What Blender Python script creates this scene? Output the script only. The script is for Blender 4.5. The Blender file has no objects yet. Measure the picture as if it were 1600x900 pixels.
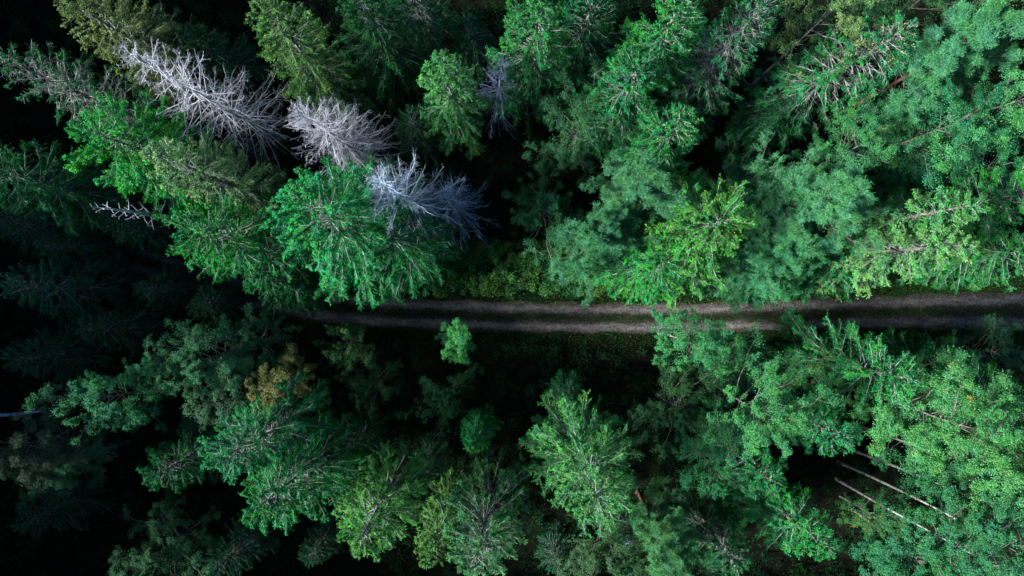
import bpy, math, random
import numpy as np
from math import radians, pi

scene = bpy.context.scene
C = scene.collection

# ------------------------------------------------------------------ camera
CAM_H = 65.0
F = 1600 * 24 / 36.0                      # focal length in pixels of a 1600 wide frame
cam_d = bpy.data.cameras.new("camera")
cam_d.lens = 24; cam_d.sensor_width = 36; cam_d.clip_start = 0.5; cam_d.clip_end = 2000
cam = bpy.data.objects.new("camera", cam_d); C.objects.link(cam)
cam.location = (0, 0, CAM_H); cam.rotation_euler = (0, 0, 0)
scene.camera = cam

# ------------------------------------------------------------------ light
SUN_EL = 32.0
SUN_DIR = np.array([-1.0, -0.22])          # horizontal direction TOWARDS the sun (from the left, a little below)
SUN_DIR = SUN_DIR / np.linalg.norm(SUN_DIR)
az = math.atan2(SUN_DIR[1], SUN_DIR[0])
w = bpy.data.worlds.new("World"); scene.world = w; w.use_nodes = True
nt = w.node_tree; bg = nt.nodes["Background"]
sky = nt.nodes.new("ShaderNodeTexSky"); sky.sky_type = 'NISHITA'; sky.sun_disc = False
sky.sun_elevation = radians(SUN_EL)
sky.sun_rotation = pi / 2 - az
sky.air_density = 1.0; sky.dust_density = 0.4; sky.ozone_density = 2.5
nt.links.new(sky.outputs[0], bg.inputs[0]); bg.inputs[1].default_value = 0.058
sl = bpy.data.lights.new("sun", 'SUN'); sl.energy = 5.0; sl.angle = radians(10); sl.color = (1.0, 0.99, 0.95)
sun = bpy.data.objects.new("sun", sl); C.objects.link(sun)
sun.rotation_euler = (radians(90 - SUN_EL), 0, az + pi / 2)
sun.location = (-60, -25, 60)
vs = scene.view_settings
vs.view_transform = 'Standard'; vs.look = 'None'; vs.gamma = 1.0; vs.exposure = 1.4; vs.use_curve_mapping = False
cy = scene.cycles
cy.max_bounces = 5; cy.diffuse_bounces = 2; cy.glossy_bounces = 1; cy.transmission_bounces = 3; cy.transparent_max_bounces = 4
cy.use_denoising = True; cy.denoiser = 'OPENIMAGEDENOISE'; cy.denoising_input_passes = 'RGB_ALBEDO_NORMAL'
cy.caustics_reflective = False; cy.caustics_refractive = False

# ------------------------------------------------------------------ helpers
def at(px, py, z):
    """photo pixel -> world x, y at height z"""
    s = (CAM_H - z) / F
    return (px - 800) * s, (450 - py) * s

def norm(v):
    return v / np.maximum(np.linalg.norm(v, axis=-1, keepdims=True), 1e-9)

def tubes(P, R, sides=4):
    P = np.asarray(P, float); R = np.asarray(R, float)
    N, K, _ = P.shape
    T = norm(np.gradient(P, axis=1))
    D = norm(P[:, -1] - P[:, 0])
    ref = np.where(np.abs(D[:, 2:3]) > 0.75, np.array([[1., 0, 0]]), np.array([[0, 0, 1.]]))[:, None, :]
    A = norm(np.cross(T, np.broadcast_to(ref, T.shape))); B = np.cross(T, A)
    ang = np.arange(sides) * 2 * pi / sides
    V = P[:, :, None] + R[:, :, None, None] * (np.cos(ang)[None, None, :, None] * A[:, :, None] + np.sin(ang)[None, None, :, None] * B[:, :, None])
    idx = np.arange(N * K * sides).reshape(N, K, sides)
    a = idx[:, :-1]; b = idx[:, 1:]
    Fq = np.stack([a, np.roll(a, -1, 2), np.roll(b, -1, 2), b], -1).reshape(-1, 4)
    return V.reshape(-1, 3), Fq

def cards(c, d, n, L, W, blunt=0.0):
    """leaf-shaped quads: centre c, axis d, normal n, length L, half width W"""
    d = norm(d); s = norm(np.cross(d, n)); L = L[:, None] * 0.5; W = W[:, None]
    V = np.stack([c - d * L, c + s * W + d * L * blunt, c + d * L, c - s * W + d * L * blunt], 1)
    Fq = np.arange(len(c) * 4).reshape(-1, 4)
    return V.reshape(-1, 3), Fq

def merge(parts):
    V = []; Q = []; o = 0
    for v, f in parts:
        V.append(v); Q.append(f + o); o += len(v)
    return np.concatenate(V), np.concatenate(Q)

def mesh_from(name, V, Q, mat, tone=None, smooth=False):
    me = bpy.data.meshes.new(name)
    me.vertices.add(len(V)); me.vertices.foreach_set("co", V.astype(np.float32).ravel())
    me.loops.add(Q.size); me.loops.foreach_set("vertex_index", Q.astype(np.int32).ravel())
    me.polygons.add(len(Q)); me.polygons.foreach_set("loop_start", np.arange(0, Q.size, Q.shape[1], dtype=np.int32))
    if smooth: me.polygons.foreach_set("use_smooth", np.ones(len(Q), bool))
    me.update(calc_edges=True)
    if tone is not None:
        at_ = me.attributes.new("tone", 'FLOAT', 'FACE'); at_.data.foreach_set("value", tone.astype(np.float32))
    me.materials.append(mat)
    return me

def link(name, me, parent=None, loc=None):
    o = bpy.data.objects.new(name, me); C.objects.link(o)
    if parent is not None: o.parent = parent
    if loc is not None: o.location = loc
    return o

# ------------------------------------------------------------------ materials
def foliage_mat(name, dark, light, transl=0.3, spec=0.25, rough=0.55):
    m = bpy.data.materials.new(name); m.use_nodes = True; t = m.node_tree; t.nodes.clear()
    N = t.nodes.new; Lk = t.links.new
    out = N("ShaderNodeOutputMaterial"); a = N("ShaderNodeAttribute"); a.attribute_name = "tone"
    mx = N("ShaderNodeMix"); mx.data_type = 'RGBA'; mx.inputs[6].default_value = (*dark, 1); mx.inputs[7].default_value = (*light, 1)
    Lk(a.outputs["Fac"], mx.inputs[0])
    oi = N("ShaderNodeObjectInfo")
    mu = N("ShaderNodeMix"); mu.data_type = 'RGBA'; mu.blend_type = 'MULTIPLY'; mu.inputs[0].default_value = 1
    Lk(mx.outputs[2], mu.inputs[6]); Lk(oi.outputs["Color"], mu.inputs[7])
    # patches of slightly different needle / leaf colour through the crown
    tc = N("ShaderNodeTexCoord"); nz = N("ShaderNodeTexNoise"); nz.inputs["Scale"].default_value = 0.55; nz.inputs["Detail"].default_value = 2
    Lk(tc.outputs["Object"], nz.inputs["Vector"])
    hs = N("ShaderNodeHueSaturation"); mr = N("ShaderNodeMapRange")
    mr.inputs[1].default_value = 0.3; mr.inputs[2].default_value = 0.7; mr.inputs[3].default_value = 0.47; mr.inputs[4].default_value = 0.525
    Lk(nz.outputs[0], mr.inputs[0]); Lk(mr.outputs[0], hs.inputs["Hue"]); Lk(mu.outputs[2], hs.inputs["Color"])
    p = N("ShaderNodeBsdfPrincipled"); p.inputs["Roughness"].default_value = rough; p.inputs["Specular IOR Level"].default_value = spec
    tr = N("ShaderNodeBsdfTranslucent"); ms = N("ShaderNodeMixShader"); ms.inputs[0].default_value = transl
    Lk(hs.outputs[0], p.inputs["Base Color"]); Lk(hs.outputs[0], tr.inputs["Color"])
    Lk(p.outputs[0], ms.inputs[1]); Lk(tr.outputs[0], ms.inputs[2]); Lk(ms.outputs[0], out.inputs[0])
    return m

def bark_mat(name, ca, cb, scale=6.0, zs=1.0, lo=0.35, hi=0.65, tint=False):
    m = bpy.data.materials.new(name); m.use_nodes = True; t = m.node_tree
    N = t.nodes.new; Lk = t.links.new; p = t.nodes["Principled BSDF"]
    tc = N("ShaderNodeTexCoord"); mp = N("ShaderNodeMapping"); mp.inputs["Scale"].default_value = (1, 1, zs)
    nz = N("ShaderNodeTexNoise"); nz.inputs["Scale"].default_value = scale; nz.inputs["Detail"].default_value = 4
    r = N("ShaderNodeValToRGB"); r.color_ramp.elements[0].position = lo; r.color_ramp.elements[1].position = hi
    r.color_ramp.elements[0].color = (*ca, 1); r.color_ramp.elements[1].color = (*cb, 1)
    Lk(tc.outputs["Object"], mp.inputs[0]); Lk(mp.outputs[0], nz.inputs["Vector"]); Lk(nz.outputs[0], r.inputs[0])
    if tint:
        oi = N("ShaderNodeObjectInfo"); mu = N("ShaderNodeMix"); mu.data_type = 'RGBA'; mu.blend_type = 'MULTIPLY'; mu.inputs[0].default_value = 1
        Lk(r.outputs[0], mu.inputs[6]); Lk(oi.outputs["Color"], mu.inputs[7]); Lk(mu.outputs[2], p.inputs["Base Color"])
    else:
        Lk(r.outputs[0], p.inputs["Base Color"])
    p.inputs["Roughness"].default_value = 0.85; p.inputs["Specular IOR Level"].default_value = 0.15
    return m

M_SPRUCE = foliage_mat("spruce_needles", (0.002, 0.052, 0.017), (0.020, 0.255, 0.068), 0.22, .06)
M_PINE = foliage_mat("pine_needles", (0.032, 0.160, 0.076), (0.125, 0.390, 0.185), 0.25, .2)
M_LEAF = foliage_mat("birch_leaves", (0.012, 0.120, 0.044), (0.095, 0.345, 0.132), 0.35, 0.2)
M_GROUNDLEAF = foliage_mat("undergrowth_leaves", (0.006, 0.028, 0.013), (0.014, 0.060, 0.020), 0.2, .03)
M_YELLOW = foliage_mat("autumn_yellow_leaves", (.16, .15, .02), (.34, .28, .04), .3)
M_GRASS = foliage_mat("grass_blades", (0.012, 0.060, 0.016), (0.055, 0.130, 0.028), 0.3)
M_SBARK = bark_mat("spruce_bark", (0.06, 0.05, 0.045), (0.20, 0.19, 0.18), 5, 0.4)
M_TWIG = bark_mat("lichen_grey_branch_bark", (0.06, 0.065, 0.062), (0.34, 0.37, 0.35), 2.2, 1, 0.38, 0.66)
M_BRANCH = bark_mat("brown_grey_branch_bark", (0.05, 0.045, 0.04), (0.20, 0.19, 0.17), 2.2, 1, 0.38, 0.7)
M_PBARK = bark_mat("orange_pine_bark", (0.07, 0.040, 0.028), (0.18, 0.09, 0.06), 5, 0.4)
M_BBARK = bark_mat("white_birch_bark", (0.05, 0.05, 0.046), (0.29, 0.29, 0.275), 3.2, 1.8, 0.33, 0.46)
M_GBARK = bark_mat("grey_leafy_tree_bark", (0.05, 0.05, 0.045), (0.22, 0.21, 0.19), 3.2, 1.8, 0.33, 0.6)
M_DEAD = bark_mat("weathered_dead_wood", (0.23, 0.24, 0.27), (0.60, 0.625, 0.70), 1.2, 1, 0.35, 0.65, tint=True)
M_CONE = bark_mat("spruce_cone_scales", (0.22, 0.14, 0.06), (0.45, 0.32, 0.14), 9)

# ------------------------------------------------------------------ growing
def trunk_mesh(rng, h, r0, mat, bend=0.25, top=0.98, K=14):
    s = np.linspace(0, 1, K)
    ph = rng.uniform(0, 2 * pi); a = rng.uniform(.3, 1) * bend
    x = a * np.sin(s * 2.4 + ph) - a * math.sin(ph); y = a * np.cos(s * 2.1 + ph) - a * math.cos(ph)
    P = np.stack([x, y, s * h * top], -1)[None]
    R = (r0 * (1 - s) ** 0.85 + 0.02 + r0 * 0.5 * np.exp(-s * 30))[None]
    def f(z):
        u = np.clip(np.asarray(z) / (h * top), 0, 1)
        return np.stack([np.interp(u, s, x), np.interp(u, s, y), np.asarray(z, float)], -1)
    return (*tubes(P, R, 9), f)

def spruce_data(seed, h, R, dens=1.0, low=0.12, bare=0.25, droop=0.5, nb=None, cones=False, pw=0.54):
    rng = np.random.default_rng(seed)
    tv, tf, axis = trunk_mesh(rng, h, 0.011 * h + 0.03, M_SBARK)
    nb = nb or int(9.0 * (h - low * h)) 
    t = (np.arange(nb) + rng.uniform(0, 1, nb)) / nb
    t = np.sort(1 - (1 - t) ** 0.88 * 1.0)
    z = low * h + t * (0.985 - low) * h
    # a sector pattern: some sides of the crown grow fuller than others, in lobes
    phi = np.arange(nb) * 2.399963 + rng.normal(0, .25, nb)
    k1, k2, k3 = rng.uniform(0, 2 * pi, 3)
    lobe = 1 + 0.13 * np.sin(2 * phi + k1 + z * 0.25) + 0.10 * np.sin(5 * phi + k2 - z * 0.6)
    L = R * ((1 - t) ** pw) * (1 - 0.25 * np.exp(-t * 9)) * lobe * rng.uniform(0.80, 1.08, nb) + 0.22
    e0 = np.interp(t, [0, 0.35, 0.75, 1], [-0.35, -0.05, 0.45, 1.25]) + rng.normal(0, .09, nb)
    K = 9; s = np.linspace(0, 1, K)
    hz = L[:, None] * s * np.cos(e0 * .55)[:, None]
    up = np.interp(t, [0, 1], [0.28, 0.1])
    dz = L[:, None] * (np.sin(e0)[:, None] * s - droop * (1 - t[:, None] * .6) * s ** 2 * 0.75 + up[:, None] * s ** 4)
    side = (rng.normal(0, .16, nb) * L)[:, None] * s ** 2 + rng.normal(0, .018, (nb, K)) * L[:, None] * s
    dx = np.stack([np.cos(phi), np.sin(phi), np.zeros(nb)], -1); sx = np.stack([-np.sin(phi), np.cos(phi), np.zeros(nb)], -1)
    base = axis(z)
    P = base[:, None] + dx[:, None] * hz[..., None] + sx[:, None] * side[..., None]; P[..., 2] += dz
    Rb = (0.010 + 0.010 * L)[:, None] * (1 - s * 0.8) + 0.005
    bv, bf = tubes(P, Rb, 4)
    # twigs
    cc = []; dd = []; nn = []; LL = []; WW = []; TT = []; tw = []; twr = []
    T = norm(np.gradient(P, axis=1))
    for i in range(nb):
        li = L[i]; n = max(5, int(li / 0.055 * dens))
        b0 = bare * rng.uniform(.3, 1.5) if li > 1.0 else 0.02
        u = np.sort(b0 + (1 - b0) * rng.uniform(0, 1, n) ** 0.8)
        p = np.stack([np.interp(u, s, P[i, :, k]) for k in range(3)], -1)
        tg = np.stack([np.interp(u, s, T[i, :, k]) for k in range(3)], -1)
        sg = np.where(rng.random(n) < .5, -1., 1.)
        lat = norm(np.cross(tg, [0, 0, 1.])) * sg[:, None]
        prof = np.clip(np.sin(pi * np.clip(0.12 + 0.72 * u, 0, 1)), 0.3, 1) ** 0.8
        lt = (0.15 + 0.17 * li ** .85) * prof * rng.uniform(.5, 1.2, n)
        cl = (u * li / .30).astype(int) * 2 + (sg > 0); ncl = cl.max() + 1
        csc = rng.uniform(.40, 1.4, ncl)[cl]; ctilt = rng.normal(0, .42, (ncl, 1, 3))[cl]; ctone = rng.normal(0, .12, ncl)[cl]; cdir = rng.normal(0, .30, (ncl, 3))[cl]
        lt = lt * csc
        td = norm(cdir + lat * rng.uniform(.3, 1.0, n)[:, None] + tg * rng.uniform(.5, 1.1, n)[:, None] + np.array([0, 0, -1.]) * rng.uniform(-.05, .55, n)[:, None])
        m = 11
        v = (np.arange(m)[None] + rng.uniform(0, 1, (n, m))) / m
        q = p[:, None] + td[:, None] * (lt[:, None] * v)[..., None]
        q[..., 2] -= 0.25 * lt[:, None] * v ** 2
        q[..., 2] -= 0.05 + 0.06 * v
        q += rng.normal(0, 0.045, q.shape)
        cd = td[:, None] * .8 + rng.normal(0, .5, (n, m, 3)) + tg[:, None] * .25
        tilt = ctilt
        cn = np.array([0, 0, 1.]) + tilt + rng.normal(0, .38, (n, m, 3)) + dx[i] * 0.75
        cc.append(q.reshape(-1, 3)); dd.append(cd.reshape(-1, 3)); nn.append(cn.reshape(-1, 3))
        LL.append(rng.uniform(.09, .19, n * m)); WW.append(rng.uniform(.020, .038, n * m))
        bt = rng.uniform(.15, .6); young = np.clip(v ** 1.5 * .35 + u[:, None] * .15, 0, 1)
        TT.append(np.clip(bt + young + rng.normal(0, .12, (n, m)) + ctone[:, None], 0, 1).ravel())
        nbt = int(li * 26 * (bare - .24))
        if nbt > 1:
            ub = rng.uniform(.06, min(.95, b0 + .35), nbt); pb = np.stack([np.interp(ub, s, P[i, :, k]) for k in range(3)], -1)
            db = norm(dx[i] * .8 + rng.normal(0, .55, (nbt, 3))); lb = rng.uniform(.2, .55, nbt)[:, None]
            tw.append(np.stack([pb, pb + db * lb * .5 + [0, 0, .015], pb + db * lb - [0, 0, .05]], 1)); twr.append(np.tile([.012, .009, .005], (nbt, 1)))
        k = rng.random(n) < .45
        if k.any():
            e = p[k] + td[k] * (lt[k] * .8)[:, None]; e[:, 2] -= .18 * lt[k]
            tw.append(np.stack([p[k], (p[k] + e) / 2 + [0, 0, .02], e], 1)); twr.append(np.tile([.009, .007, .004], (k.sum(), 1)))
    c = np.concatenate(cc); fv, ff = cards(c, np.concatenate(dd), norm(np.concatenate(nn)), np.concatenate(LL), np.concatenate(WW))
    twv = tubes(np.concatenate(tw), np.concatenate(twr), 3)
    br = merge([(bv, bf), twv])
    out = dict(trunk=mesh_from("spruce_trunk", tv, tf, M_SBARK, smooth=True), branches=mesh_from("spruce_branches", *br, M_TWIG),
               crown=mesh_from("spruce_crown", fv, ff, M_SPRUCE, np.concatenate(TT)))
    if cones:
        ends = P[t > .80][:, 6]
        ends = np.concatenate([ends, ends])[:44]; out["cone"] = ends + rng.normal(0, .14, ends.shape)
    return out

def limbs_data(rng, axis, zs, phi, L, el, curve, K=8, wob=.05):
    nb = len(zs); s = np.linspace(0, 1, K)
    dx = np.stack([np.cos(phi), np.sin(phi), np.zeros(nb)], -1); sx = np.stack([-np.sin(phi), np.cos(phi), np.zeros(nb)], -1)
    hz = L[:, None] * s * np.cos(el)[:, None]; dz = L[:, None] * (s * np.sin(el)[:, None] + curve[:, None] * s ** 2)
    wv = np.cumsum(rng.normal(0, wob, (nb, K)), 1) * L[:, None] * s
    wz = np.cumsum(rng.normal(0, wob * .7, (nb, K)), 1) * L[:, None] * s
    P = axis(zs)[:, None] + dx[:, None] * hz[..., None] + sx[:, None] * wv[..., None]; P[..., 2] += dz + wz
    return P

def sub_limbs(rng, P, n_per, lo, frac, spread, K=5, upb=.2, curve=0.0, lens=None):
    """side branches growing from polylines P; returns polylines"""
    N, Kp, _ = P.shape; T = norm(np.gradient(P, axis=1)); s = np.linspace(0, 1, Kp)
    idx = np.repeat(np.arange(N), n_per); u = rng.uniform(lo, 1, len(idx)); f = u * (Kp - 1); i0 = np.clip(f.astype(int), 0, Kp - 2); fr = (f - i0)[:, None]
    p = P[idx, i0] * (1 - fr) + P[idx, i0 + 1] * fr; tg = T[idx, i0]
    Lp = np.linalg.norm(P[:, -1] - P[:, 0], axis=1)[idx] if lens is None else lens[idx]
    d = norm(tg + rng.normal(0, spread, tg.shape) + np.array([0, 0, upb]))
    l = Lp * frac * (1.15 - .65 * u) * rng.uniform(.6, 1.25, len(idx))
    sk = np.linspace(0, 1, K)
    Q = p[:, None] + d[:, None] * (l[:, None] * sk)[..., None]
    Q[..., 2] += curve * l[:, None] * sk ** 2
    Q += np.cumsum(rng.normal(0, .05, Q.shape), 1) * l[:, None, None] * sk[None, :, None]
    return Q, l

def leafy_data(seed, h, R, low=0.35, dens=1.0, leaf=0.085, bark=None, mat=None, kind="birch", multi=1, clump=.62, lean=0.0, white=False, yellow=0):
    rng = np.random.default_rng(seed)
    bark = (M_BBARK if low > .5 or white else M_GBARK) if bark is None else bark; mat = mat or M_LEAF
    tv, tf, axis = trunk_mesh(rng, h, (0.0065 if low < .5 else .0045) * h + 0.015, bark, bend=.5 + lean, top=.90)
    nb = int(16 + R * 4)
    t = (np.arange(nb) + rng.uniform(0, 1, nb)) / nb
    z = (low + t * (0.93 - low)) * h
    phi = np.arange(nb) * 2.4 + rng.normal(0, .4, nb)
    k1 = rng.uniform(0, 6.3)
    env = np.sqrt(np.clip(1 - ((t - .36) / .72) ** 2, .05, 1))
    L = R * env * (1 + .22 * np.sin(2 * phi + k1 + 3 * t)) * rng.uniform(.65, 1.15, nb) + .3
    el = np.interp(t, [0, 1], [.25, 1.1]) + rng.normal(0, .15, nb)
    L = L / np.clip(np.cos(el), .45, 1)
    L = np.minimum(L, (h * 1.04 - z) / np.maximum(np.sin(el), .15) * 1.0)
    P = limbs_data(rng, axis, z, phi, L, el, rng.uniform(-.12, .1, nb))
    s = np.linspace(0, 1, 8)
    b1 = tubes(P, (0.008 + .008 * L)[:, None] * (1 - .85 * s) + .004, 5)
    Q, l2 = sub_limbs(rng, P, 8, .28, .36, .62, upb=.12, lens=L)
    sk = np.linspace(0, 1, 5)
    b2 = tubes(Q, (0.004 + .005 * l2)[:, None] * (1 - .8 * sk) + .002, 3)
    W, l3 = sub_limbs(rng, Q, 4, .3, .5, .8, K=3, upb=-.05, curve=-.15, lens=l2)
    b3 = tubes(W, np.tile([.006, .005, .003], (len(W), 1)), 3)
    # leaf clumps round the last twigs, a few left thin
    nW = len(W)
    keep = np.where(rng.random(nW) < .88)[0]
    per = max(4, int(dens * (R * R * 11 * 2.2 + 3 * h * R) / (leaf * leaf * .5) / nW * .55))
    ci = np.repeat(keep, per); u = rng.uniform(.1, 1.15, len(ci))
    c = W[ci, 0] * (1 - u[:, None]) + W[ci, 2] * u[:, None]
    c = c + rng.normal(0, 1, c.shape) * clump * np.array([.5, .5, .34]) * np.clip(l3[ci], .25, 1.1)[:, None]
    ax_ = c - axis(np.full(len(c), h * .6)); ax_[:, 2] *= .4
    n = np.array([0, 0, .85]) + norm(ax_) * .65 + rng.normal(0, .5, c.shape); d = rng.normal(0, 1, c.shape) * [1, 1, .5] + [0, 0, -.25]
    tone_c = rng.uniform(.1, .7, nW)
    tone = np.clip(tone_c[ci] * .6 + .2 + rng.normal(0, .2, len(ci)), 0, 1)
    Ls = rng.uniform(.7, 1.3, len(ci)) * leaf
    fv, ff = cards(c, d, norm(n), Ls, Ls * rng.uniform(.30, .42, len(ci)), .0)
    if yellow:
        wi = rng.integers(0, nW, yellow); yi = np.repeat(wi, 26)
        yc = W[yi, 2] + rng.normal(0, .13, (len(yi), 3)) + [0, 0, .12]
        yv, yf = cards(yc, rng.normal(0, 1, yc.shape), norm(rng.normal(0, .4, yc.shape) + [0, 0, 1]), rng.uniform(.09, .14, len(yi)), rng.uniform(.03, .045, len(yi)))
        extra = dict(yellow_leaves=mesh_from("yellow_leaves", yv, yf, M_YELLOW, rng.uniform(0, 1, len(yi))))
    else: extra = {}
    return dict(**extra, trunk=mesh_from(kind + "_trunk", tv, tf, bark, smooth=True), branches=mesh_from(kind + "_branches", *merge([b1, b2, b3]), M_BRANCH),
                crown=mesh_from(kind + "_crown", fv, ff, mat, tone))

def pine_data(seed, h, R, low=0.5, dens=1.0):
    rng = np.random.default_rng(seed)
    tv, tf, axis = trunk_mesh(rng, h, 0.008 * h + 0.03, M_PBARK, bend=.45, top=.92)
    nb = int(20 + R * 5)
    t = (np.arange(nb) + rng.uniform(0, 1, nb)) / nb
    z = (low + t * (0.95 - low)) * h; phi = np.arange(nb) * 2.4 + rng.normal(0, .3, nb)
    env = np.sqrt(np.clip(1 - ((t - .30) / .78) ** 2, .03, 1)); k1 = rng.uniform(0, 6.3)
    L = R * env * (1 + .25 * np.sin(2 * phi + k1 + 4 * t)) * rng.uniform(.7, 1.12, nb) + .25
    el = np.interp(t, [0, 1], [.15, 1.1]) + rng.normal(0, .12, nb)
    P = limbs_data(rng, axis, z, phi, L, el, rng.uniform(.05, .25, nb))
    s = np.linspace(0, 1, 8); b1 = tubes(P, (0.015 + .012 * L)[:, None] * (1 - .85 * s) + .005, 5)
    Q, l2 = sub_limbs(rng, P, 13, .15, .36, .70, upb=.25, curve=.15, lens=L)
    sk = np.linspace(0, 1, 5); b2 = tubes(Q, (0.008 + .006 * l2)[:, None] * (1 - .8 * sk) + .003, 3)
    W, l3 = sub_limbs(rng, Q, 6, .2, .6, .75, K=3, upb=.45, lens=l2)
    b3 = tubes(W, np.tile([.007, .006, .004], (len(W), 1)), 3)
    nW = len(W); per = int(44 * dens)
    ci = np.repeat(np.arange(nW), per); u = rng.uniform(.25, 1.05, len(ci))
    c0 = W[ci, 0] * (1 - u[:, None]) + W[ci, 2] * u[:, None]
    ax = norm(W[:, 2] - W[:, 0])[ci]
    d = norm(ax * .9 + rng.normal(0, .62, ax.shape) + [0, 0, .15]); Ls = rng.uniform(.12, .26, len(ci)); c0 = c0 + rng.normal(0, .09, c0.shape)
    c = c0 + d * (Ls * .5)[:, None]
    ax_ = c - axis(np.full(len(c), h * .6)); ax_[:, 2] *= .4
    n = norm(np.array([0, 0, .85]) + norm(ax_) * .6 + rng.normal(0, .5, c.shape))
    tc = rng.uniform(.2, .75, nW); tone = np.clip(tc[ci] + rng.normal(0, .16, len(ci)), 0, 1)
    fv, ff = cards(c, d, n, Ls, Ls * 0 + rng.uniform(.009, .017, len(ci)))
    return dict(trunk=mesh_from("pine_trunk", tv, tf, M_PBARK, smooth=True), branches=mesh_from("pine_branches", *merge([b1, b2, b3]), M_BRANCH),
                crown=mesh_from("pine_crown", fv, ff, M_PINE, tone))

def dead_data(seed, h, R, nb=150, twigs=10, low=.12, sag=.75, thick=1.0, claw=.3, third=True, hair=1):
    rng = np.random.default_rng(seed)
    tv, tf, axis = trunk_mesh(rng, h, (0.010 * h + 0.03) * thick, M_DEAD, bend=.35)
    t = np.sort((np.arange(nb) + rng.uniform(0, 1, nb)) / nb)
    z = (low + t * (0.985 - low)) * h; phi = np.arange(nb) * 2.4 + rng.normal(0, .4, nb)
    L = R * (1 - t) ** .62 * rng.uniform(.5, 1.15, nb) + .3
    el = np.interp(t, [0, .6, 1], [-.1, .3, 1.0]) + rng.normal(0, .15, nb)
    K = 9; s = np.linspace(0, 1, K)
    P = limbs_data(rng, axis, z, phi, L, el, -sag * rng.uniform(.5, 1.3, nb), K, .03)
    P[..., 2] += (claw * L)[:, None] * s ** 5
    b1 = tubes(P, ((0.014 + .010 * L) * thick)[:, None] * (1 - .75 * s) + .006, 4)
    Q, l2 = sub_limbs(rng, P, twigs, .2, .26, .62, K=5, upb=-.15, curve=-.3, lens=L)
    sk = np.linspace(0, 1, 5); b2 = tubes(Q, np.tile((.013 - .008 * sk) * thick, (len(Q), 1)), 3)
    parts = [b1, b2]
    if third:
        W, l3 = sub_limbs(rng, Q, 5 * hair, .15, .5, .9, K=3, upb=-.1, lens=l2)
        parts.append(tubes(W, np.tile(np.array([.008, .006, .004]) * thick, (len(W), 1)), 3))
    return dict(trunk=mesh_from("dead_trunk", tv, tf, M_DEAD, smooth=True), branches=mesh_from("dead_branches", *merge(parts), M_DEAD))

CACHE = {}
CONE = mesh_from("spruce_cone", *tubes([[[0, 0, 0], [0, 0, -.05], [.01, 0, -.12], [.015, 0, -.19]]], [[.01, .036, .032, .008]], 6), M_CONE, smooth=True)
def build(kind, seed, h, R, kw):
    kw = dict(kw)
    key = (kind, seed, h, R, tuple(sorted(kw.items())))
    if key not in CACHE:
        f = dict(spruce=spruce_data, birch=leafy_data, bush=leafy_data, pine=pine_data, dead=dead_data)[kind]
        k2 = dict(kw)
        if kind == "bush": k2.update(kind="bush", bark=M_SBARK)
        CACHE[key] = f(seed, h, R, **k2)
    return CACHE[key]

NAMES = dict(spruce=("spruce_tree", "spruce tree"), birch=("birch_tree", "birch tree"), bush=("broadleaf_tree", "leafy tree"),
             pine=("pine_tree", "pine tree"), dead=("dead_tree", "dead tree"))

def plant(kind, x, y, h, data, tint, label, group=None, rz=0.0, tilt=(0, 0), sc=1.0, name=None, cat=None):
    nm, ct = NAMES[kind]
    e = bpy.data.objects.new(name or nm, None); C.objects.link(e)
    e.empty_display_size = .5
    e.location = (x, y, -0.05); e.rotation_euler = (tilt[0], tilt[1], rz); e.scale = (sc, sc, sc)
    e["label"] = label; e["category"] = cat or ct
    if group: e["group"] = group
    for part, me in data.items():
        if part == "cone":
            for q in me:
                link("cone", CONE, e, q)
            continue
        o = link(part, me, e)
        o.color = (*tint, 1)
    return e

# ------------------------------------------------------------------ the ground, the road
def ground_height(x, y):
    return 0.0

def noise_col(t, vec, scale, detail=4):
    n = t.nodes.new("ShaderNodeTexNoise"); n.inputs["Scale"].default_value = scale; n.inputs["Detail"].default_value = detail
    t.links.new(vec, n.inputs["Vector"]); return n.outputs[0]

def ground_mat():
    m = bpy.data.materials.new("forest_floor"); m.use_nodes = True; t = m.node_tree; p = t.nodes["Principled BSDF"]
    tc = t.nodes.new("ShaderNodeTexCoord")
    r = t.nodes.new("ShaderNodeValToRGB"); r.color_ramp.elements[0].position = .35; r.color_ramp.elements[1].position = .68
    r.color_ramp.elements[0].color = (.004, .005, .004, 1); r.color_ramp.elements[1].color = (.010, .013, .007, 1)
    t.links.new(noise_col(t, tc.outputs["Object"], .9, 8), r.inputs[0])
    t.links.new(r.outputs[0], p.inputs["Base Color"]); p.inputs["Roughness"].default_value = .95; p.inputs["Specular IOR Level"].default_value = 0.02
    bp = t.nodes.new("ShaderNodeBump"); bp.inputs["Strength"].default_value = .6; bp.inputs["Distance"].default_value = .15
    t.links.new(noise_col(t, tc.outputs["Object"], 4, 6), bp.inputs["Height"]); t.links.new(bp.outputs[0], p.inputs["Normal"])
    return m
V = np.array([[-600, -600, 0], [600, -600, 0], [600, 600, 0], [-600, 600, 0.]])
g = link("ground", mesh_from("ground", V, np.array([[0, 1, 2, 3]]), ground_mat())); g["kind"] = "structure"; g["label"] = "dark mossy forest floor under the trees"

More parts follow.
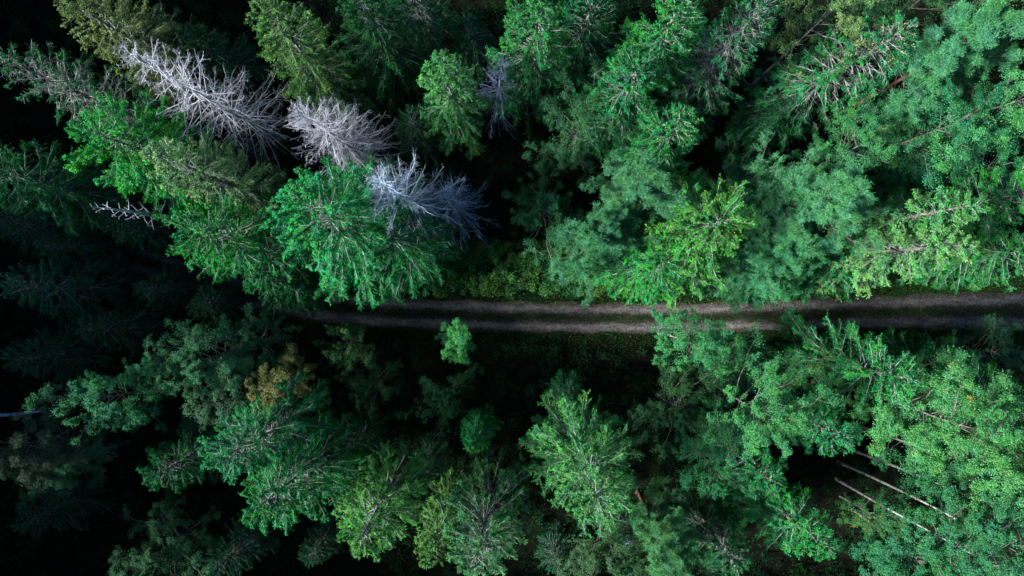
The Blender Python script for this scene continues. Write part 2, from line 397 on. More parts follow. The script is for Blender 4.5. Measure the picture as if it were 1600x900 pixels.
# road centre line, photo pixels on the ground
road_px = [(-500, 250), (-200, 290), (0, 340), (120, 375), (230, 410), (330, 445), (430, 470), (540, 484), (640, 490), (760, 494), (900, 497), (1050, 498), (1200, 494), (1350, 489), (1500, 486), (1640, 486), (1900, 492), (2400, 520)]
rp = np.array([at(a, b, 0) for a, b in road_px])
cum = np.r_[0, np.cumsum(np.linalg.norm(np.diff(rp, axis=0), axis=1))]
S = np.linspace(0, cum[-1], 500)
def smooth_interp(S):
    rx = np.interp(S, cum, rp[:, 0]); ry = np.interp(S, cum, rp[:, 1]); k = np.ones(25) / 25
    rx2 = np.convolve(np.pad(rx, 12, mode='edge'), k, 'valid'); ry2 = np.convolve(np.pad(ry, 12, mode='edge'), k, 'valid')
    return np.stack([rx2, ry2], -1)
RC = smooth_interp(S); RT = norm(np.gradient(RC, axis=0)); RN = np.stack([-RT[:, 1], RT[:, 0]], -1)
rwid = np.interp(RC[:, 0], [-60, 20, 35, 52, 80], [1.55, 1.6, 1.75, 2.1, 2.2])
def road_mat():
    m = bpy.data.materials.new("gravel_road"); m.use_nodes = True; t = m.node_tree; p = t.nodes["Principled BSDF"]; N = t.nodes.new; Lk = t.links.new
    a = N("ShaderNodeAttribute"); a.attribute_name = "across"; a.attribute_type = 'GEOMETRY'
    tc = N("ShaderNodeTexCoord")
    wob = N("ShaderNodeMath"); wob.operation = 'MULTIPLY_ADD'; Lk(noise_col(t, tc.outputs["Object"], .35, 3), wob.inputs[0]); wob.inputs[1].default_value = .45; wob.inputs[2].default_value = -.22
    w2 = N("ShaderNodeMath"); w2.operation = 'MULTIPLY_ADD'; Lk(noise_col(t, tc.outputs["Object"], 2.6, 5), w2.inputs[0]); w2.inputs[1].default_value = .42; w2.inputs[2].default_value = -.21
    w3 = N("ShaderNodeMath"); w3.operation = 'ADD'; Lk(wob.outputs[0], w3.inputs[0]); Lk(w2.outputs[0], w3.inputs[1])
    ad = N("ShaderNodeMath"); ad.operation = 'ADD'; Lk(a.outputs["Fac"], ad.inputs[0]); Lk(w3.outputs[0], ad.inputs[1])
    ab = N("ShaderNodeMath"); ab.operation = 'ABSOLUTE'; Lk(ad.outputs[0], ab.inputs[0])
    r = N("ShaderNodeValToRGB"); cr = r.color_ramp    # worn wheel tracks either side of an earthy middle
    cr.elements[0].position = .0; cr.elements[0].color = (.020, .024, .014, 1)
    cr.elements[1].position = 1.; cr.elements[1].color = (.030, .030, .020, 1)
    for pos, col in ((.24, (.03, .028, .02, 1)), (.36, (.074, .071, .070, 1)), (.55, (.118, .113, .111, 1)), (.72, (.068, .065, .062, 1)), (.86, (.035, .028, .022, 1))):
        e = cr.elements.new(pos); e.color = col
    Lk(ab.outputs[0], r.inputs[0])
    mp = N("ShaderNodeMapping"); mp.inputs["Scale"].default_value = (.5, 2.2, 1); Lk(tc.outputs["Object"], mp.inputs[0])
    mr = N("ShaderNodeMapRange"); Lk(noise_col(t, mp.outputs[0], 1.3, 7), mr.inputs[0]); mr.inputs[1].default_value = .3; mr.inputs[2].default_value = .7; mr.inputs[3].default_value = .55; mr.inputs[4].default_value = 1.3
    st = N("ShaderNodeMapRange"); Lk(noise_col(t, tc.outputs["Object"], 9, 6), st.inputs[0]); st.inputs[1].default_value = .35; st.inputs[2].default_value = .65; st.inputs[3].default_value = .45; st.inputs[4].default_value = 1.55
    mm = N("ShaderNodeMath"); mm.operation = 'MULTIPLY'; Lk(mr.outputs[0], mm.inputs[0]); Lk(st.outputs[0], mm.inputs[1])
    vm = N("ShaderNodeVectorMath"); vm.operation = 'SCALE'; Lk(r.outputs[0], vm.inputs[0]); Lk(mm.outputs[0], vm.inputs["Scale"])
    Lk(vm.outputs[0], p.inputs["Base Color"]); p.inputs["Roughness"].default_value = .9; p.inputs["Specular IOR Level"].default_value = .2
    bp = N("ShaderNodeBump"); bp.inputs["Strength"].default_value = .5; bp.inputs["Distance"].default_value = .04
    Lk(noise_col(t, tc.outputs["Object"], 12, 4), bp.inputs["Height"]); Lk(bp.outputs[0], p.inputs["Normal"])
    return m
ac = np.array([-1, -.8, -.5, -.2, 0, .2, .5, .8, 1.]); prof = np.array([.004, .05, .045, .075, .085, .075, .045, .05, .004])
V = np.concatenate([RC[:, None] + RN[:, None] * (rwid[:, None] * ac[None])[..., None], np.broadcast_to(prof[None, :, None], (500, 9, 1))], -1)
idx = np.arange(500 * 9).reshape(500, 9)
Q = np.stack([idx[:-1, :-1], idx[1:, :-1], idx[1:, 1:], idx[:-1, 1:]], -1).reshape(-1, 4)[:, ::-1]
me = mesh_from("road", V.reshape(-1, 3), Q, road_mat(), smooth=True)
a_ = me.attributes.new("across", 'FLOAT', 'POINT'); a_.data.foreach_set("value", np.tile(ac, 500).astype(np.float32))
rd = link("road", me); rd["kind"] = "structure"; rd["label"] = "narrow gravel forest road with two pale wheel tracks"

def road_offset(x, y):
    """signed distance across the road and half width there"""
    d = (x[:, None] - RC[None, ::3, 0]) ** 2 + (y[:, None] - RC[None, ::3, 1]) ** 2
    j = np.argmin(d, 1) * 3
    return (x - RC[j, 0]) * RN[j, 0] + (y - RC[j, 1]) * RN[j, 1], rwid[j]

# grass: the middle strip and the verges
rng = np.random.default_rng(5)
def grass_obj(name, label, x, y, hts, mat, tone, zb=0.0, wid=.018, cat="grass"):
    n = len(x); d = norm(np.stack([rng.normal(0, .45, n), rng.normal(0, .45, n), np.ones(n)], -1)); c = np.stack([x, y, zb + hts * .45], -1)
    nn = norm(rng.normal(0, 1, (n, 3)) + [0, 0, .6])
    v, f = cards(c, d, nn, hts, np.full(n, wid))
    o = link(name, mesh_from(name, v, f, mat, tone)); o["kind"] = "stuff"; o["label"] = label; o["category"] = cat
    return o
def along(n, lo, hi, smin, smax, edge=False):
    j = rng.uniform(smin, smax, n); u = rng.uniform(0, 1, n); o = lo + (hi - lo) * u
    k = np.clip(j.astype(int), 0, 498); c = RC[k] + (RC[k + 1] - RC[k]) * (j - k)[:, None]
    return c, RN[k], o, rwid[k]
n = 42000
c, nr, o, wd = along(n, -1, 1, 110, 410)
o = np.clip(rng.normal(0, .13, n), -.3, .3) + .04 * np.sin(c[:, 0] * .7)
keep = np.sin(c[:, 0] * 1.7 + 2 * np.sin(c[:, 0] * .5)) + rng.normal(0, .8, n) > -.7
P2 = (c + nr * (o * wd)[:, None])[keep]
grass_obj("median_grass", "low grass strip growing between the wheel tracks of the road", P2[:, 0], P2[:, 1], rng.uniform(.06, .18, len(P2)), M_GRASS, np.clip(rng.normal(.35, .2, len(P2)), 0, 1), .07, .016)
for sgn, nm_, nn_ in ((1, "grass on the verge above the road", 60000), (-1, "grass on the shaded verge below the road", 50000)):
    c, nr, o, wd = along(nn_, 0, 1, 110, 420)
    off = wd + .95 * np.abs(rng.normal(0, 1, nn_)) - .18 + .12 * np.sin(c[:, 0] * 1.3 + sgn)
    P2 = c + nr * (sgn * off)[:, None]
    grass_obj("verge_grass", nm_, P2[:, 0], P2[:, 1], rng.uniform(.12, .42, nn_), M_GRASS, np.clip(rng.normal(.5, .25, nn_), 0, 1), .0, .02)

# forest floor plants: bilberry, fern and young growth in uncountable low clumps
n = 4200
cx = rng.uniform(-56, 56, n); cyy = rng.uniform(-33, 33, n)
off, wd = road_offset(cx, cyy); k = np.abs(off) > wd + .9; cx = cx[k]; cyy = cyy[k]; off = off[k]
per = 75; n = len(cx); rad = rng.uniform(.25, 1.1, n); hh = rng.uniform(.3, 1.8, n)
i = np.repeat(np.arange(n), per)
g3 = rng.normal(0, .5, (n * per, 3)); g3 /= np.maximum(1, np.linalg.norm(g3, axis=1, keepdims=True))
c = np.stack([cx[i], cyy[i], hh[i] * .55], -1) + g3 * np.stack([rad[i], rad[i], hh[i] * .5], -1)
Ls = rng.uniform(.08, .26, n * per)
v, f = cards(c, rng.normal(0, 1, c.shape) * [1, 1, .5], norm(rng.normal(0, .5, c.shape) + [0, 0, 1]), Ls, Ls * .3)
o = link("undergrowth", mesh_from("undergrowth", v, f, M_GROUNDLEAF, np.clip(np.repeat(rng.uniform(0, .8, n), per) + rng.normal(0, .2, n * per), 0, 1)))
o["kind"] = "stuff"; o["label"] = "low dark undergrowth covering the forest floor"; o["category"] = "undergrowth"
# thicket on the lit verge above the road
n = 330
cx = rng.uniform(-7.5, 13, n); cyy = rng.uniform(-.5, 4.2, n)
per = 150; rad = rng.uniform(.3, .7, n); hh = rng.uniform(.4, 1.5, n)
off, wd = road_offset(cx, cyy); kk = off - rad * .7 > wd + .15; cx = cx[kk]; cyy = cyy[kk]; rad = rad[kk]; hh = hh[kk]; n = len(cx)
i = np.repeat(np.arange(n), per)
g3 = rng.normal(0, .5, (n * per, 3)); g3 /= np.maximum(1, np.linalg.norm(g3, axis=1, keepdims=True))
c = np.stack([cx[i], cyy[i], hh[i] * .55], -1) + g3 * np.stack([rad[i], rad[i], hh[i] * .5], -1)
Ls = rng.uniform(.08, .2, n * per)
v, f = cards(c, rng.normal(0, 1, c.shape) * [1, 1, .5], norm(rng.normal(0, .5, c.shape) + [0, 0, 1]), Ls, Ls * .3)
M_VERGE = foliage_mat("verge_herbs", (.010, .080, .016), (.070, .210, .034), .3)
o = link("verge_thicket", mesh_from("verge_thicket", v, f, M_VERGE, np.clip(np.repeat(rng.uniform(0, .9, n), per) + rng.normal(0, .2, n * per), 0, 1)))
o["kind"] = "stuff"; o["label"] = "yellowish green herbs and thicket on the sunlit verge above the road"; o["category"] = "thicket"
# fallen leaves and small stones along the road
n = 5000
c, nr, o_, wd = along(n, -1.15, 1.15, 110, 420)
P2 = c + nr * (o_ * wd)[:, None]
v, f = cards(np.concatenate([P2, np.full((n, 1), .10)], 1), rng.normal(0, 1, (n, 3)) * [1, 1, .2], norm(rng.normal(0, .2, (n, 3)) + [0, 0, 1]), rng.uniform(.04, .09, n), rng.uniform(.015, .03, n))
M_LITTER = foliage_mat("fallen_leaves", (.10, .06, .03), (.30, .20, .09), .1)
o = link("leaf_litter", mesh_from("leaf_litter", v, f, M_LITTER, rng.uniform(0, 1, n))); o["kind"] = "stuff"; o["label"] = "small fallen leaves scattered over the gravel road"; o["category"] = "leaf litter"

# loose stones on the tracks
n = 5200
c, nr, o_, wd = along(n, -1, 1, 110, 420)
P2 = c + nr * (o_ * wd)[:, None]; r_ = rng.uniform(.018, .05, n)
oct_ = np.array([[1, 0, 0], [0, 1, 0], [-1, 0, 0], [0, -1, 0], [.2, .1, .8]])
V = np.concatenate([P2, rng.uniform(.055, .08, (n, 1))], 1)[:, None] + oct_[None] * r_[:, None, None] * rng.uniform(.6, 1.2, (n, 5, 1))
f = (np.arange(n) * 5)[:, None, None] + np.array([[0, 1, 4], [1, 2, 4], [2, 3, 4], [3, 0, 4]])
M_STONE = bark_mat("grey_stones", (.07, .068, .066), (.30, .29, .28), 3)
o = link("gravel_stones", mesh_from("gravel_stones", V.reshape(-1, 3), f.reshape(-1, 3), M_STONE)); o["kind"] = "stuff"; o["label"] = "loose grey stones scattered over the gravel road"; o["category"] = "gravel"

# ------------------------------------------------------------------ the trees
G = (1, 1, 1)
def T(kind, px, py, h, R, label, tint=G, seed=None, zr=None, rz=None, **kw):
    """one tree: the photo pixel of its top (or of its crown's middle for leafy trees), its height, its crown radius"""
    global SEED
    SEED += 1; sd = seed or SEED; r = random.Random(sd)
    if zr is None: zr = {'spruce': .97, 'dead': .97, 'pine': .93}.get(kind, .78)
    if kind == 'spruce' and tint[0] > 1.4: tint = (tint[0] * 2.2, *tint[1:])
    x, y = at(px, py, h * zr)
    if kind == 'spruce' and max(tint) < 1.0 and not kw:
        v = sd % 4; sc = h / 16.0
        return plant(kind, x, y, h, build(kind, 900 + v, 16, 4.3, dict(dens=.9, bare=(.25, .35, .3, .4)[v])), tint, label, None, r.uniform(0, 6.28), (r.uniform(-.03, .03), r.uniform(-.03, .03)), sc=sc)
    nm = kw.pop("name", None); ct = kw.pop("cat", None)
    return plant(kind, x, y, h, build(kind, sd, h, R, kw), tint, label, None, rz if rz is not None else r.uniform(0, 6.28), (r.uniform(-.02, .02), r.uniform(-.02, .02)), name=nm, cat=ct)
SEED = 100
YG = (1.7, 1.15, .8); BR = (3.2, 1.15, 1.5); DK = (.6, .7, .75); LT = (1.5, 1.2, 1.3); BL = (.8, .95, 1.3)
trees = [  # low tints put shade into the colour of trees in dark places
 # --- dead trees
 ('dead', 208, 66, 26, 4.8, "large white dead spruce with long curved bare branches at upper left", (1, 1, 1), dict(nb=175, sag=.65, claw=.35, thick=.9, twigs=10)),
 ('dead', 462, 152, 24.5, 4.3, "pinkish white dead spruce with dense fine twigs, right of the long curved dead one", (.84, .82, .84), dict(nb=230, sag=.05, claw=.0, twigs=14, thick=.66)),
 ('dead', 594, 280, 24, 4.9, "pale blue-white dead spruce above the big bright spruce by the road", (.82, .98, 1.1), dict(nb=180, sag=.25, claw=.1, twigs=12, thick=.75)),
 ('dead', 132, 313, 19, 1.5, "thin broken snag with short stub branches at the left", (.85, .85, .9), dict(nb=46, sag=.15, claw=0, twigs=4, thick=1.5, third=False)),
 ('dead', 768, 98, 17, 2.8, "dim bluish dead spruce in shade under the upper middle spruces", (.40, .50, .65), dict(nb=110, sag=.2, claw=.1, twigs=8)),  # dim blue tint paints part of its shade into the wood
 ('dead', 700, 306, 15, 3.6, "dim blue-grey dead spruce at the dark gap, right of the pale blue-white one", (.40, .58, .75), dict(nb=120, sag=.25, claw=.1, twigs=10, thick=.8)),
 ('dead', 985, 858, 9, 1.6, "small grey dead sapling between the dull bushes at the bottom", (.6, .75, .85), dict(nb=40, sag=0, claw=0, twigs=7)),
 ('dead', 1495, 560, 7, 2.0, "bare twiggy grey shrub beside the road at the right edge", (.4, .45, .45), dict(nb=34, sag=-.2, claw=0, twigs=8)),
 # --- upper left
 ('spruce', 10, 88, 23, 3.8, "greyish spruce with lichen covered bare branches in the upper left corner", (.7, .65, .75), dict(dens=.5, bare=.75)),
 ('spruce', 92, -8, 23, 3.8, "brownish yellow spruce cut by the top edge at the left", (4.6, 1.15, 1.2), dict(dens=.95)),
 ('spruce', 175, 25, 16, 4.2, "dull brown-green spruce below and right of the brownish yellow one", (1.5, .7, .8), dict()),
 ('spruce', 95, 125, 12, 4.0, "dark spruce between the lichen grey spruce and the vivid green one", (.9, .6, .7), dict()),
 ('spruce', 145, 200, 21, 4.3, "vivid green rounded spruce just left of the yellow-grey one", (1.39, 1.6, .9), dict(bare=.15, pw=.28, low=.35, dens=1.2)),
 ('spruce', 250, 248, 23, 3.5, "yellow-grey spruce with thin crown below the large white dead tree", (4.8, 1.7, 2.3), dict(dens=.85, bare=.35)),
 ('spruce', 402, 18, 24, 3.7, "green spruce with a sunlit yellowish left side at the top edge", (2.4, 1.15, .9), dict()),
 ('spruce', 560, -25, 21, 4.0, "dark spruce hanging over the top edge right of the yellowish sided one", (1.1, .7, .7), dict()),
 ('spruce', 640, -30, 17, 4.0, "dark spruce at the top edge above the small bright conical one", (.7, .6, .7), dict(dens=.7, bare=.4)),
 ('spruce', -40, 262, 20, 4.2, "dark spruce cut by the left edge, its lower fringe pale green", (1.0, .9, .95), dict()),
 ('spruce', 60, 285, 12, 4.5, "dim spruce with long hanging fronds between left edge and broken snag", (.6, .65, .9), dict()),
 ('spruce', 180, 345, 10, 4.0, "low dark spruce under the thin broken snag", (.6, .6, .8), dict()),
 ('spruce', 300, 362, 20, 4.8, "deep green spruce with bright left rim under the yellow-grey one", (.9, 1.2, .8), dict(bare=.2, pw=.42)),
 ('spruce', 395, 400, 15, 3.6, "low green spruce hanging over the road left of the large bright one", (.8, .9, .8), dict()),
 ('spruce', 490, 335, 23, 6.0, "large bright green spruce with long pale branches overhanging the road", (1.39, 1.6, 1.5), dict(bare=.34, droop=.5, dens=1.25, pw=.40)),
 ('spruce', 605, 372, 17, 5.4, "darker green spruce directly right of the large bright one", (.8, .95, .9), dict(bare=.25)),
 ('spruce', 676, 88, 22, 3.1, "small bright conical spruce standing alone at upper middle", (1.6, 1.35, 1.25), dict(bare=.2)),
 ('spruce', 490, 120, 12, 4.5, "dark low spruce behind the pinkish dead one", (.6, .55, .7), dict()),
 # --- upper middle
 ('spruce', 838, -5, 24, 3.7, "leafy green spruce with pale branches at the top edge near the middle", (1.25, 1.0, .85), dict(bare=.35)),
 ('spruce', 925, 0, 16, 3.6, "dark spruce filling the gap between two green top edge spruces", (.5, .6, .7), dict()),
 ('spruce', 1062, 12, 25, 4.2, "tall vivid green spruce reaching the top edge right of the middle", (1.1, 1.05, .85), dict(bare=.25, cones=True)),
 ('spruce', 1000, 95, 21, 4.0, "green spruce with whitish branch tips just below the tall vivid one", (.9, .95, .95), dict(bare=.3)),
 ('spruce', 1068, 185, 19, 4.0, "bright green clumpy spruce lowest in the upper middle stack", (1.15, 1.1, .95), dict(bare=.25, cones=True)),
 ('spruce', 1195, 15, 24, 3.8, "thin spruce with bare grey drooping branches at the top edge", (.9, .75, .9), dict(dens=.55, bare=.6)),
 ('birch', 915, 205, 14, 3.2, "dark leafy tree in shade left of the upper middle spruces", (.5, .55, .55), dict(dens=.7)),
 ('birch', 860, 335, 9, 3.0, "dim low leafy tree above the sunlit verge", (.6, .75, .75), dict(dens=.7)),
 ('pine', 1005, 285, 18, 3.3, "pale grey-green round tree under the upper middle spruces", (.75, .85, .75), dict(low=.35)),
 ('pine', 940, 375, 14, 3.6, "pale grey-green round tree standing at the right end of the verge", (.62, .80, .72), dict(low=.25)),
 ('spruce', 1118, 352, 20, 5.3, "bright yellow-green spruce with pale curved branches reaching over the road", (1.5, 1.5, .8), dict(bare=.25, cones=True, pw=.38, dens=1.5)),
 ('spruce', 1050, 412, 15, 4.4, "pure green bushy spruce overhanging the road, left of the yellow-green one", (1.0, 1.3, .8), dict(bare=.3)),
 # --- upper right
 ('birch', 1300, 28, 22, 3.0, "dull yellow-olive birch with visible thin trunk at the top edge", (2.4, 1.05, .9), dict(dens=.75, leaf=.10, white=True)),
 ('spruce', 1400, 48, 24, 4.2, "spruce with long bare white branches on its lower left at the upper right", (1.1, .95, 1.0), dict(dens=.75, bare=.55, droop=.7, cones=True)),
 ('spruce', 1250, 150, 11, 4.2, "dim green spruce below the yellow-olive birch", (.6, .7, .9), dict()),
 ('birch', 1555, 10, 20, 3.2, "yellowish green leafy tree in the upper right corner", (1.7, 1.1, .85), dict(yellow=7, leaf=.08)),
 ('birch', 1470, 0, 18, 3.0, "thin leafy tree at the top edge left of the corner tree", (1.3, .95, .9), dict(dens=.6)),
 ('pine', 1562, 48, 26, 3.0, "tall narrow pale pine with an orange trunk at the upper right", (.85, 1.0, .92), dict(low=.50, dens=1.5)),
 ('birch', 1565, 160, 23, 4.2, "broad leafy green tree with pale twigs at the right edge", (1.15, 1.2, 1.1), dict(leaf=.092)),
 ('birch', 1455, 215, 19, 3.8, "leafy green tree below the orange trunked pine", (.6, .9, .95), dict(leaf=.092)),
 ('birch', 1545, 265, 17, 3.8, "lower leafy tree at the right edge under the broad one", (.55, .8, .85), dict()),
 ('birch', 1350, 228, 18, 3.0, "light green leafy tree just above the large pale pines", (.9, 1.0, .95), dict(yellow=3)),
 ('bush', 1150, 275, 10, 3.0, "greyish leafy tree at the left of the large pale pines", (.6, .75, .8), dict(dens=.6)),
 ('pine', 1325, 300, 20, 4.2, "large pale bluish green pine, tallest of the pale group on the right", (.95, 1.05, .95), dict(low=.35, dens=1.1)),
 ('pine', 1232, 315, 17, 3.9, "pale green pine next left of the tallest pale pine", (.85, .95, .86), dict(low=.3, dens=1.1)),
 ('pine', 1255, 385, 14, 3.9, "low pale pine between the tallest pale pine and the road", (.70, .95, .80), dict(low=.25, dens=1.1)),
 ('pine', 1185, 400, 11, 3.2, "dim bluish pine just right of the bright yellow-green spruce", (.45, .65, .6), dict(low=.2)),
 ('spruce', 1530, 316, 24, 3.2, "light green spruce pointing to the right edge, upper one of two", (1.9, 1.4, 1.35), dict(bare=.2)),
 ('spruce', 1512, 385, 24, 3.4, "light green spruce with whitish branches beside the road at the right", (3.0, 1.6, 1.5), dict(bare=.35)),
 ('spruce', 1420, 385, 15, 3.4, "dark green spruce between the two light pointed ones and the pale pines", (.8, .9, .9), dict()),
 ('spruce', 1335, 420, 13, 3.3, "small green spruce fringing the road below the pale pines", (.9, 1.05, 1.1), dict()),
 ('spruce', 1235, 430, 12, 3.2, "small spruce fringing the road left of the other fringing one", (.9, 1.0, 1.0), dict()),
 ('spruce', 1625, 300, 22, 4.5, "green spruce with long fronds cut by the right edge above the road", (1.4, 1.1, .8), dict(bare=.35)),
 ('spruce', 1650, 390, 16, 3.6, "low green spruce cut by the right edge just above the road", (1.3, 1.0, .8), dict()),
 # --- lower right
 ('birch', 1075, 535, 14, 2.6, "light green birch whose crown covers the lower edge of the road", (.95, 1.15, 1.05), dict(leaf=.085)),
 ('birch', 1180, 630, 19, 3.5, "bright light green birch in the group below the road", (1.2, 1.25, 1.1), dict(leaf=.085)),
 ('birch', 1160, 560, 8, 2.8, "mid green birch squeezed between two lighter birches below the road", (.6, .85, .85), dict(leaf=.085)),
 ('birch', 1275, 590, 11, 2.9, "dark olive leafy tree right of the light birch group", (.9, .7, .5), dict(yellow=7, dens=.8)),
 ('spruce', 1425, 590, 20, 4.0, "green spruce with curled fronds below the road at the right", (1.3, 1.15, 1.0), dict(dens=.8, bare=.2, droop=.8)),
 ('birch', 1555, 705, 24, 4.4, "very pale green broad birch crown at the lower right edge", (1.6, 1.4, 1.1), dict(leaf=.092, dens=1.2)),
 ('birch', 1465, 650, 22, 3.7, "pale green birch crown left of the very pale broad one", (1.4, 1.3, 1.05), dict(yellow=9, leaf=.092, dens=1.2)),
 ('birch', 1470, 715, 16, 3.0, "green birch crown above the two long pale trunks", (.8, .95, .95), dict(yellow=8, leaf=.092)),
 ('spruce', 1325, 680, 16, 3.6, "mid green spruce between the light birch and the pale crowns", (.9, 1.1, 1.1), dict()),
 ('spruce', 1610, 615, 19, 3.6, "dark vivid spruce at the right edge above the pale broad birch", (.7, 1.0, .7), dict()),
 ('bush', 1560, 545, 10, 2.6, "greyish leafy tree beside the road at the right edge", (.6, .6, .75), dict(dens=.55)),
 ('birch', 1529, 839, 25, 3.0, "tall birch with long speckled white trunk in the lower right corner", (.8, .9, .95), dict(low=.62, leaf=.092)),
 ('birch', 1548, 806, 24, 2.6, "slender birch with the upper of two long leaning pale trunks", (.8, .9, .9), dict(low=.62, leaf=.092)),
 ('birch', 1430, 860, 13, 3.5, "dark green leafy tree below the two long pale trunks", (.5, .8, .85), dict(leaf=.092)),
 ('birch', 1500, 905, 19, 3.8, "leafy green tree cut by the bottom edge in the lower right", (.75, .95, .95), dict(yellow=8, leaf=.092)),
 ('birch', 1375, 815, 9, 2.3, "small leafy tree with a few yellow leaves right of the frond spruce", (.8, .8, .5), dict(yellow=6, dens=.7)),
 ('spruce', 1295, 862, 19, 3.5, "bright green spruce with curved fronds near the bottom right", (1.1, 1.25, 1.0), dict(bare=.2, droop=.8, dens=.85)),
 ('spruce', 1205, 750, 15, 3.8, "mid green shaded spruce above left of the curved frond spruce", (.8, 1.0, .9), dict()),
 ('spruce', 1150, 880, 13, 3.5, "dark spruce at the bottom edge left of the curved frond spruce", (.6, .75, .7), dict()),
 ('bush', 1065, 640, 12, 3.4, "dark leafy tree with thin leaning stem below the light birches", (.45, .45, .4), dict(dens=.7)),
 ('bush', 1120, 720, 12, 2.8, "shaded leafy tree left of the mid green shaded spruce", (.4, .7, .65), dict(dens=.7)),
 # --- lower middle
 ('bush', 712, 540, 8, 1.25, "small round bright green tree alone at the lower edge of the road", (1.0, 1.25, .8), dict(low=.2, leaf=.085, dens=3.0, clump=.75)),
 ('spruce', 930, 765, 22, 4.7, "large bright spruce with star shaped crown below the middle of the road", (1.6, 1.4, 1.25), dict(bare=.3, droop=.4, cones=True, pw=.40, low=.3)),
 ('spruce', 890, 620, 7, 2.8, "dim spruce above the large star shaped one", (.7, .8, .9), dict()),
 ('spruce', 758, 885, 20, 4.2, "light green spruce with pale branches at the bottom edge near the middle", (1.5, 1.15, 1.3), dict(dens=.8, bare=.45)),
 ('pine', 1060, 872, 17, 3.3, "pale olive-grey rounded tree at the bottom edge", (.75, .8, .62), dict(low=.3)),
 ('bush', 945, 850, 12, 3.6, "dull brownish green leafy tree at the bottom edge under the star shaped spruce", (.9, .6, .55), dict(dens=.8)),
 ('spruce', 746, 700, 13, 1.5, "tiny bright spruce alone in the dark gap below the road", (.8, 1.2, .9), dict(bare=.1)),
 ('bush', 690, 620, 7, 2.6, "dim low leafy tree below the small round bright one", (.3, .5, .4), dict(dens=.5)),
 ('spruce', 557, 842, 22, 3.2, "bright yellow-green spruce with sunlit left side near the bottom", (1.8, 1.35, .85), dict(bare=.3, pw=.36, dens=1.15, low=.35)),
 ('spruce', 677, 868, 17, 2.3, "narrow yellow-green spruce between two larger ones at the bottom", (1.9, 1.0, .6), dict()),
 # --- lower left
 ('spruce', 355, 712, 21, 4.4, "bluish green spruce with spiky fronds, upper of two at the lower left", (1.0, 1.05, 1.25), dict(bare=.35, low=.3)),
 ('spruce', 405, 798, 22, 4.2, "green spruce with bright lower left rim, lower of two at the lower left", (1.1, 1.15, 1.0), dict(bare=.35, low=.3)),
 ('birch', 315, 550, 15, 2.9, "pale teal leafy tree below the dark bend of the road", (.65, .75, .8), dict(dens=.9, leaf=.08)),
 ('birch', 395, 535, 10, 2.8, "dim teal leafy tree right beside the pale teal one", (.35, .5, .6), dict(dens=.6, leaf=.08)),
 ('bush', 445, 590, 13, 2.0, "golden brown small leafy tree among green ones at the lower left", (2.5, .66, .45), dict(leaf=.08)),
 ('bush', 352, 628, 13, 1.8, "small pale grey-green leafy tree left of the golden brown one", (1.0, .72, .9), dict(dens=.7, leaf=.08)),
 ('bush', 535, 545, 9, 1.9, "small dim tree with yellowish top near the road's lower edge", (.9, .7, .5), dict(dens=.6)),
 ('bush', 590, 600, 6, 2.3, "low dark leafy tree in the gap right of the golden brown one", (.4, .5, .4), dict(dens=.5)),
 ('birch', 178, 635, 17, 3.0, "pale teal rounded leafy tree at the left", (.55, .9, .9), dict(leaf=.085)),
 ('bush', 50, 690, 15, 3.4, "reddish brown and grey leafy tree at the left edge", (1.6, .55, .8), dict(leaf=.08, dens=.9)),
 ('bush', 90, 735, 13, 2.8, "whitish green leafy tree just below the reddish brown one", (1.0, .8, .85), dict(leaf=.08)),
 ('spruce', 235, 735, 14, 3.4, "dim green spruce left of the two spiky frond spruces", (.5, .8, .7), dict()),
 ('bush', 255, 850, 13, 3.4, "grey-green leafy tree at the bottom edge on the left", (.7, .65, .65), dict(leaf=.08, dens=.8)),
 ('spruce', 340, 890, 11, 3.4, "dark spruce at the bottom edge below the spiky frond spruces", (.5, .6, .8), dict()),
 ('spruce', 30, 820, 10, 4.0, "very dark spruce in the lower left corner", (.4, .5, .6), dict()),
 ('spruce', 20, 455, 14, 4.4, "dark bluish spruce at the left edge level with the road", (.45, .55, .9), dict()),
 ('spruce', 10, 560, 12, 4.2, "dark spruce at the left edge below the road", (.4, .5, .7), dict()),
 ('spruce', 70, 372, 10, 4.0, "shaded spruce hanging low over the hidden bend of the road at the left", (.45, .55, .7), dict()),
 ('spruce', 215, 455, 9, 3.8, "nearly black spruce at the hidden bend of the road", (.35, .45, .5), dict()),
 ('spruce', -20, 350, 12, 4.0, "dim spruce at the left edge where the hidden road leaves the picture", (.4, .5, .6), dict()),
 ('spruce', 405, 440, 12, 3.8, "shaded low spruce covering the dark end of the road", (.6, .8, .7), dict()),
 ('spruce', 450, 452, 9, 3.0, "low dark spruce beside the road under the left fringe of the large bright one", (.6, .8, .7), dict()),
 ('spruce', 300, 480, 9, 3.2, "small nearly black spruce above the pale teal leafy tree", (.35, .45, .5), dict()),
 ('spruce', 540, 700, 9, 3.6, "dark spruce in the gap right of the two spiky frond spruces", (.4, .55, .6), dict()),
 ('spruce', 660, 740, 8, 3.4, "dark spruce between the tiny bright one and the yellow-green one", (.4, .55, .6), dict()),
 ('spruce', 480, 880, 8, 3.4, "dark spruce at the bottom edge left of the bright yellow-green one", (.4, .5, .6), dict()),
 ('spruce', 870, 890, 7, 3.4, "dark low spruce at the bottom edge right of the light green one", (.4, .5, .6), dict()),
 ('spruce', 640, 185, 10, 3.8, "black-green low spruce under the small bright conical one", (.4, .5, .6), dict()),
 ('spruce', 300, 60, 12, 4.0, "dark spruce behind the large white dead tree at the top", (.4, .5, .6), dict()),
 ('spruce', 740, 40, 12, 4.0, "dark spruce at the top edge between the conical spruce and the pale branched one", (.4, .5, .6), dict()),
 ('spruce', 130, 520, 11, 4.0, "very dark low spruce in the shade at the left below the road", (.35, .45, .5), dict()),
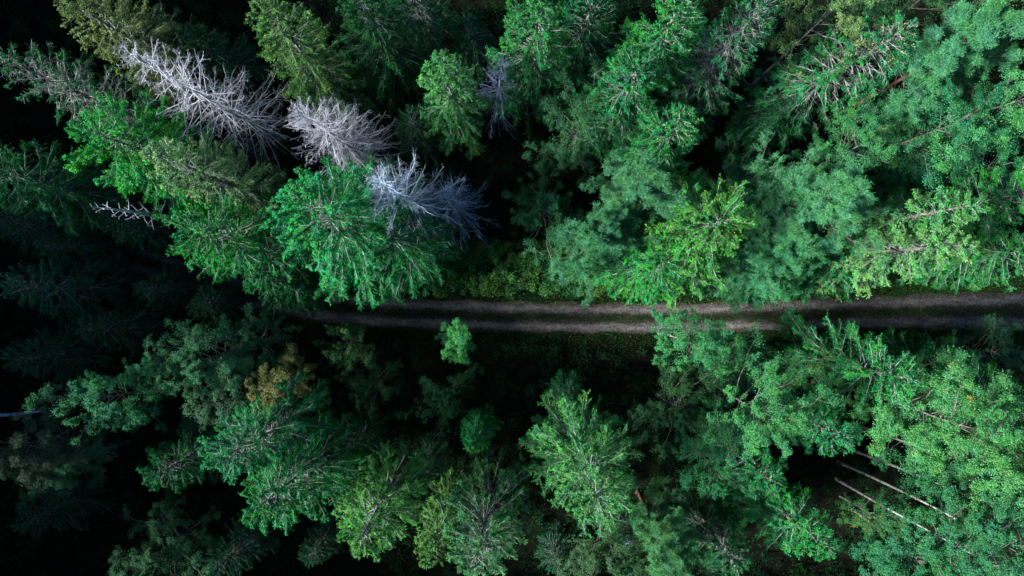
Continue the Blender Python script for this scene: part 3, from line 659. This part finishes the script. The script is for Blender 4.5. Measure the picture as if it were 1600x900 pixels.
 ('birch', 1500, 862, 23, 2.2, "slender birch with the lowest and thinnest of the leaning pale trunks", (.8, .95, .95), dict(low=.68, leaf=.085)),
]
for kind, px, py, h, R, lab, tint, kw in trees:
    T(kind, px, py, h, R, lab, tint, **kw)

# a fallen stem lying in the shade at the left edge
p0 = np.array([*at(-60, 660, .5), .5]); p1 = np.array([*at(66, 640, 1.4), 1.4]); s_ = np.linspace(0, 1, 9)[:, None]
Pm = p0 * (1 - s_) + p1 * s_; Pm[:, 1] += .12 * np.sin(s_[:, 0] * 5)
stub = [np.linspace(Pm[i], Pm[i] + np.array([.1 * (i % 3 - 1), .5 * (-1) ** i, .35]), 9) for i in (2, 4, 5, 6, 7)]
lg = link("fallen_log", mesh_from("fallen_log", *tubes(np.stack([Pm] + stub), np.stack([np.linspace(.26, .10, 9)] + [np.linspace(.04, .012, 9)] * 5), 9), M_DEAD, smooth=True))
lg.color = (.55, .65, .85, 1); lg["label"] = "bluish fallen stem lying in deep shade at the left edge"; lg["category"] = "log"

# forest going on outside the frame: unseen, made taller on the left to shade that side
rng = np.random.default_rng(77)
protos = [k for k in CACHE if k[0] == 'spruce' and k[2] >= 20]
placed = []
def outside(x0, x1, y0, y1, n, zmin=.85, zmax=1.15):
    tries = 0; k = 0
    while k < n and tries < 4000:
        tries += 1
        x = rng.uniform(x0, x1); y = rng.uniform(y0, y1)
        h_ = 24; s = F / (CAM_H - h_ * .95)
        if abs(x) < 58 and abs(y) < 34: continue
        if any((x - a) ** 2 + (y - b) ** 2 < 3.3 ** 2 for a, b in placed): continue
        o_, w_ = road_offset(np.array([x]), np.array([y]))
        if abs(o_[0]) < 4.0: continue
        placed.append((x, y)); k += 1
        key = protos[rng.integers(len(protos))]
        plant('spruce', x, y, key[2], CACHE[key], (.9, 1, .9), "green spruce of the forest beyond the edge of the view", "forest spruces beyond the edge of the view", rng.uniform(0, 6.28), (0, 0), rng.uniform(zmin, zmax))
outside(-70, -54, -46, 36, 120, 1.3, 1.65)
outside(-90, -70, -46, 26, 50, 1.3, 1.6)
outside(-52, 62, -46, -33, 60)
outside(-52, 62, 35, 44, 24)
outside(58, 72, -36, 36, 20)
